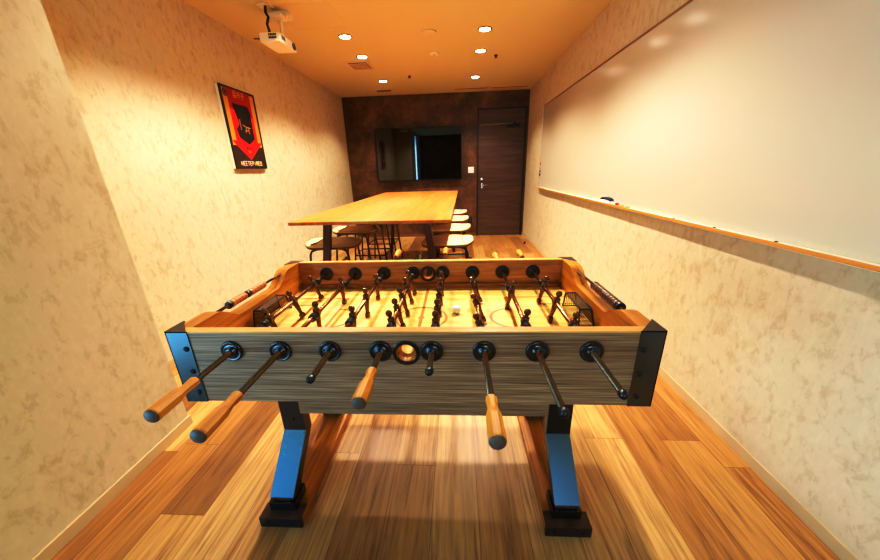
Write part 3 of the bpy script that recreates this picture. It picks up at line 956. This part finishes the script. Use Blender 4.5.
MB().lathe((0, -.02, 0), (0, -1, 0), [(0, .010), (.03, .010), (.036, .007)], 14).build('pen_cap', M['red'], mk)
for k, (yy, lab) in enumerate(((2.545, 'small tan round magnet on the pen tray next to the red capped marker'), (2.46, 'small tan round magnet on the pen tray on the side away from the marker'))):
    o = MB().lathe((0, 0, 0), (0, 0, 1), [(0, .016), (.009, .016), (.012, .013)], 18).build('magnet', M['tan'])
    o.location = (XR - .04, yy, wbZ0 + .0003)
    tag(o, lab, 'magnet', 'tan magnets on the pen tray')
for k, (zz, mat, colr) in enumerate(((1.315, 'red', 'red'), (1.268, 'tan', 'tan'), (1.205, 'blue', 'blue'), (1.155, 'black_flat', 'black'))):
    o = MB().lathe((0, 0, 0), (-1, 0, 0), [(0, .015), (.009, .015), (.012, .012)], 18).build('magnet', M[mat])
    o.location = (XR - .020, 5.21, zz)
    tag(o, f'tiny round {colr} magnet at the far edge of the whiteboard', 'magnet', 'magnets on the whiteboard edge')

# ------------------------------------------------------------------ ceiling things
LY = (3.72, 4.32, 5.43)
def make_downlight():
    e = empty('downlight', 'x', 'ceiling light')
    MB().ring((0, 0, 0), (0, 0, -1), .053, .068, .006, 28).build('trim_ring', M['trim_metal'], e)
    MB().lathe((0, 0, 0), (0, 0, -1), [(0, .054), (.003, .054)], 28).build('lens', M['lens'], e)
    return e
dproto = make_downlight()
first = True
SPOTS = []
DL_LABELS = {'left': ('lit round left-row downlight, first one beyond the projector', 'lit round left-row downlight right beside the square air vent', 'lit round left-row downlight farthest back, near the dark wall'),
             'right': ('lit round right-row downlight level with the flat round ceiling cover', 'lit round right-row downlight level with the small pale detector', 'lit round right-row downlight farthest back, near the dark wall')}
for row, x in (('left', -1.085), ('right', .282)):
    for k, y in enumerate(LY):
        e = dproto if first else copy_tree(dproto)
        first = False
        e.location = (x, y, ZC)
        e['label'] = DL_LABELS[row][k]
        e['group'] = 'recessed ceiling downlights'
        SPOTS.append((x, y))
# the rows go on overhead, out of the picture
for x in (-1.085, .282):
    for y in (2.72, 2.06):
        e = copy_tree(dproto); e.location = (x, y, ZC)
        e['label'] = f'lit round downlight in the {"left" if x < 0 else "right"} row, {"over the gap between foosball table and meeting table" if y < 2.5 else "above the near end of the meeting table"}'
        e['group'] = 'recessed ceiling downlights'
        SPOTS.append((x, y))

v = empty('air_vent', 'square ceiling air vent with dark louvres beside the left downlights', 'vent', (-1.205, 4.645, ZC))
MB().box(-.145, .145, -.165, .165, -.006, 0, .002).build('vent_frame', M['vent'], v)
MB().box(-.115, .115, -.135, .135, -.0075, -.0055).build('vent_opening', M['ventdark'], v)
for k in range(5):
    q = -.10 + k * .05
    MB().box(-.112, .112, q - .012, q + .010, -.011, -.007, .001, Matrix.Rotation(0, 4, 'X')).build('louvre', M['vent'], v)
v = empty('air_vent', 'small flat ceiling vent close to the dark back wall', 'vent', (-1.20, 6.02, ZC))
MB().box(-.14, .14, -.07, .07, -.005, 0, .002).build('vent_frame', M['vent'], v)
for k in range(3):
    MB().box(-.12, .12, -.045 + k * .035, -.03 + k * .035, -.008, -.004).build('louvre', M['ventdark'], v)
for (xa, xb2, lab) in ((-.05, .55, 'long flush slot panel on ceiling above the television end'), (.58, 1.20, 'long flush slot panel on ceiling above the door')):
    v = empty('slot_diffuser', lab, 'vent', ((xa + xb2) / 2, 6.13, ZC), 0, 'flush slot panels on the ceiling')
    hw = (xb2 - xa) / 2
    MB().box(-hw, hw, -.085, .085, -.005, 0, .002).build('panel', M['vent'], v)
    MB().box(-hw + .02, hw - .02, -.012, .012, -.0065, -.0045).build('slot', M['ventdark'], v)
o = MB().lathe((0, 0, 0), (0, 0, -1), [(0, .075), (.008, .075), (.012, .068), (.013, .02)], 30).build('ceiling_speaker', M['ceiling'])
o.location = (-.257, 3.72, ZC); tag(o, 'flat round ceiling-coloured cover in the middle of the ceiling', 'ceiling cover')
sd = empty('smoke_detector', 'small pale round detector in the middle of the ceiling', 'detector', (-.249, 4.32, ZC))
MB().lathe((0, 0, 0), (0, 0, -1), [(0, .055), (.010, .055), (.018, .045)], 26).build('base', M['proj'], sd)
MB().lathe((0, 0, -.018), (0, 0, -1), [(0, .022), (.010, .018), (.012, .006)], 18).build('sensor', M['vent'], sd)
for x, y, lab in ((.476, 4.50, 'tiny dark sprinkler head right of the right downlight row'), (-.66, 5.22, 'tiny dark sprinkler head near the farthest left downlight')):
    o = MB().lathe((0, 0, 0), (0, 0, -1), [(0, .022), (.004, .022), (.006, .012), (.022, .010), (.024, .016), (.027, .016)], 14).build('sprinkler_head', M['ventdark'])
    o.location = (x, y, ZC); tag(o, lab, 'sprinkler', 'ceiling sprinkler heads')
hp = MB()
for a in ((-1.50, -.99, 3.03, 3.034), (-1.50, -.99, 3.50, 3.504), (-1.50, -1.496, 3.03, 3.504), (-.994, -.99, 3.03, 3.504)):
    hp.box(a[0], a[1], a[2], a[3], ZC - .0015, ZC + .001)
struct(hp.build('trim_1', M['vent']))

# projector on its ceiling bracket
pj = empty('projector', 'white ceiling projector hung from a bracket near the left wall', 'projector', (-1.463, 3.08, ZC))
bd = MB().box(-.083, .083, -.14, .14, -.268, -.205, .008).build('body', M['proj'], pj)
q = MB()
for k in range(5):
    for r_ in range(2):
        q.box(.0 - .005 + k * .013, .005 + k * .013, -.1412, -.1395, -.248 + r_ * .02, -.234 + r_ * .02)
q.build('air_grille', M['projdark'], bd)
q = MB(); q.box(.0825, .0845, -.105, -.045, -.245, -.215, .001); q.build('port_panel', M['projdark'], bd)
q = MB(); q.lathe((.080, .095, -.236), (1, 0, 0), [(0, .027), (.008, .027), (.010, .022), (.006, .020)], 20); q.build('lens', M['projdark'], bd)
q = MB(); q.box(-.05, .075, -.05, .13, -.206, -.198, .003); q.build('top_cover', M['proj'], bd)
q = MB()
q.cyl((.03, .03, -.20), (.03, .03, -.05), .014, 14)
q.box(-.045, .075, -.05, .05, -.075, -.045, .004)
q.build('mount_arm', M['proj'], pj)
q = MB(); q.box(-.09, .02, -.10, -.02, -.006, 0, .002); q.box(-.02, .1, .03, .12, -.045, -.002, .006); q.build('mount_plate', M['proj'], pj)
q = MB(); q.tube([(-.03, -.06, -.006), (-.035, -.062, -.05), (-.02, -.06, -.08), (-.035, -.07, -.13), (-.03, -.06, -.17), (-.045, -.05, -.203)], .010, 8)
q.tube([(-.04, -.05, -.202), (-.02, -.08, -.195), (.01, -.07, -.202)], .007, 8)
q.build('cable', M['projdark'], pj)
q = MB(); q.lathe((-.083, -.10, -.235), (-1, -.2, 0), [(0, .012), (.02, .010), (.022, .004), (.06, .004)], 10); q.build('cable_plug', M['projdark'], pj)

# ------------------------------------------------------------------ light
def spot(x, y, e, ang=124, col=(1.0, .925, .85)):
    l = bpy.data.lights.new('downlight_lamp', 'SPOT'); l.energy = e; l.color = col
    l.spot_size = math.radians(ang); l.spot_blend = .55; l.shadow_soft_size = .045
    o = bpy.data.objects.new('downlight_lamp', l); COL.objects.link(o)
    o.location = (x, y, ZC - .02)
for (x, y) in SPOTS:
    spot(x, y, 122 if y < 3 else 92)

def area(loc, rot, sx, sy_, e, col):
    l = bpy.data.lights.new('area_fill', 'AREA'); l.shape = 'RECTANGLE'; l.size = sx; l.size_y = sy_; l.energy = e; l.color = col
    o = bpy.data.objects.new('area_fill', l); COL.objects.link(o); o.location = loc; o.rotation_euler = rot
    return o

area((.37, YF + .02, 1.05), (PI / 2, 0, 0), .26, .9, 9, (1.0, .90, .74)).name = 'added_rear_fill'  # unseen fill added for the table front and near walls, no window here
wd = bpy.data.worlds.new('sky'); scene.world = wd; wd.use_nodes = True
bg = wd.node_tree.nodes['Background']
wt = wd.node_tree
tc = N(wt, 'ShaderNodeTexCoord'); sx_ = N(wt, 'ShaderNodeSeparateXYZ'); wt.links.new(tc.outputs['Generated'], sx_.inputs[0])
# hazy bright horizon, deep blue higher up, blue glow added below to brighten the corner plates
wt.links.new(ramp(wt, mathn(wt, 'MULTIPLY_ADD', sx_.outputs[2], .5, .5), [(.30, (.24, .80, 1.4, 1)), (.445, (.20, .66, 1.2, 1)), (.46, (2.0, 3.4, 4.6, 1)), (.525, (2.0, 3.4, 4.6, 1)), (.545, (.10, .46, 1.0, 1))]), bg.inputs[0])
bg.inputs[1].default_value = 4.2

CURVE = ((.12, .055), (.35, .30), (.65, .69))
scene.view_settings.view_transform = 'Standard'
scene.view_settings.look = 'None'
scene.view_settings.exposure = 0.08
scene.view_settings.use_curve_mapping = True
cmap = scene.view_settings.curve_mapping
cv = cmap.curves[3]
cv.points[0].location = (0, 0); cv.points[1].location = (1, 1)
for px_, py_ in CURVE: cv.points.new(px_, py_)
cg = cmap.curves[1]
cg.points.new(.45, .463)
cmap.update()
scene.cycles.use_denoising = True
scene.cycles.max_bounces = 10
scene.cycles.diffuse_bounces = 4
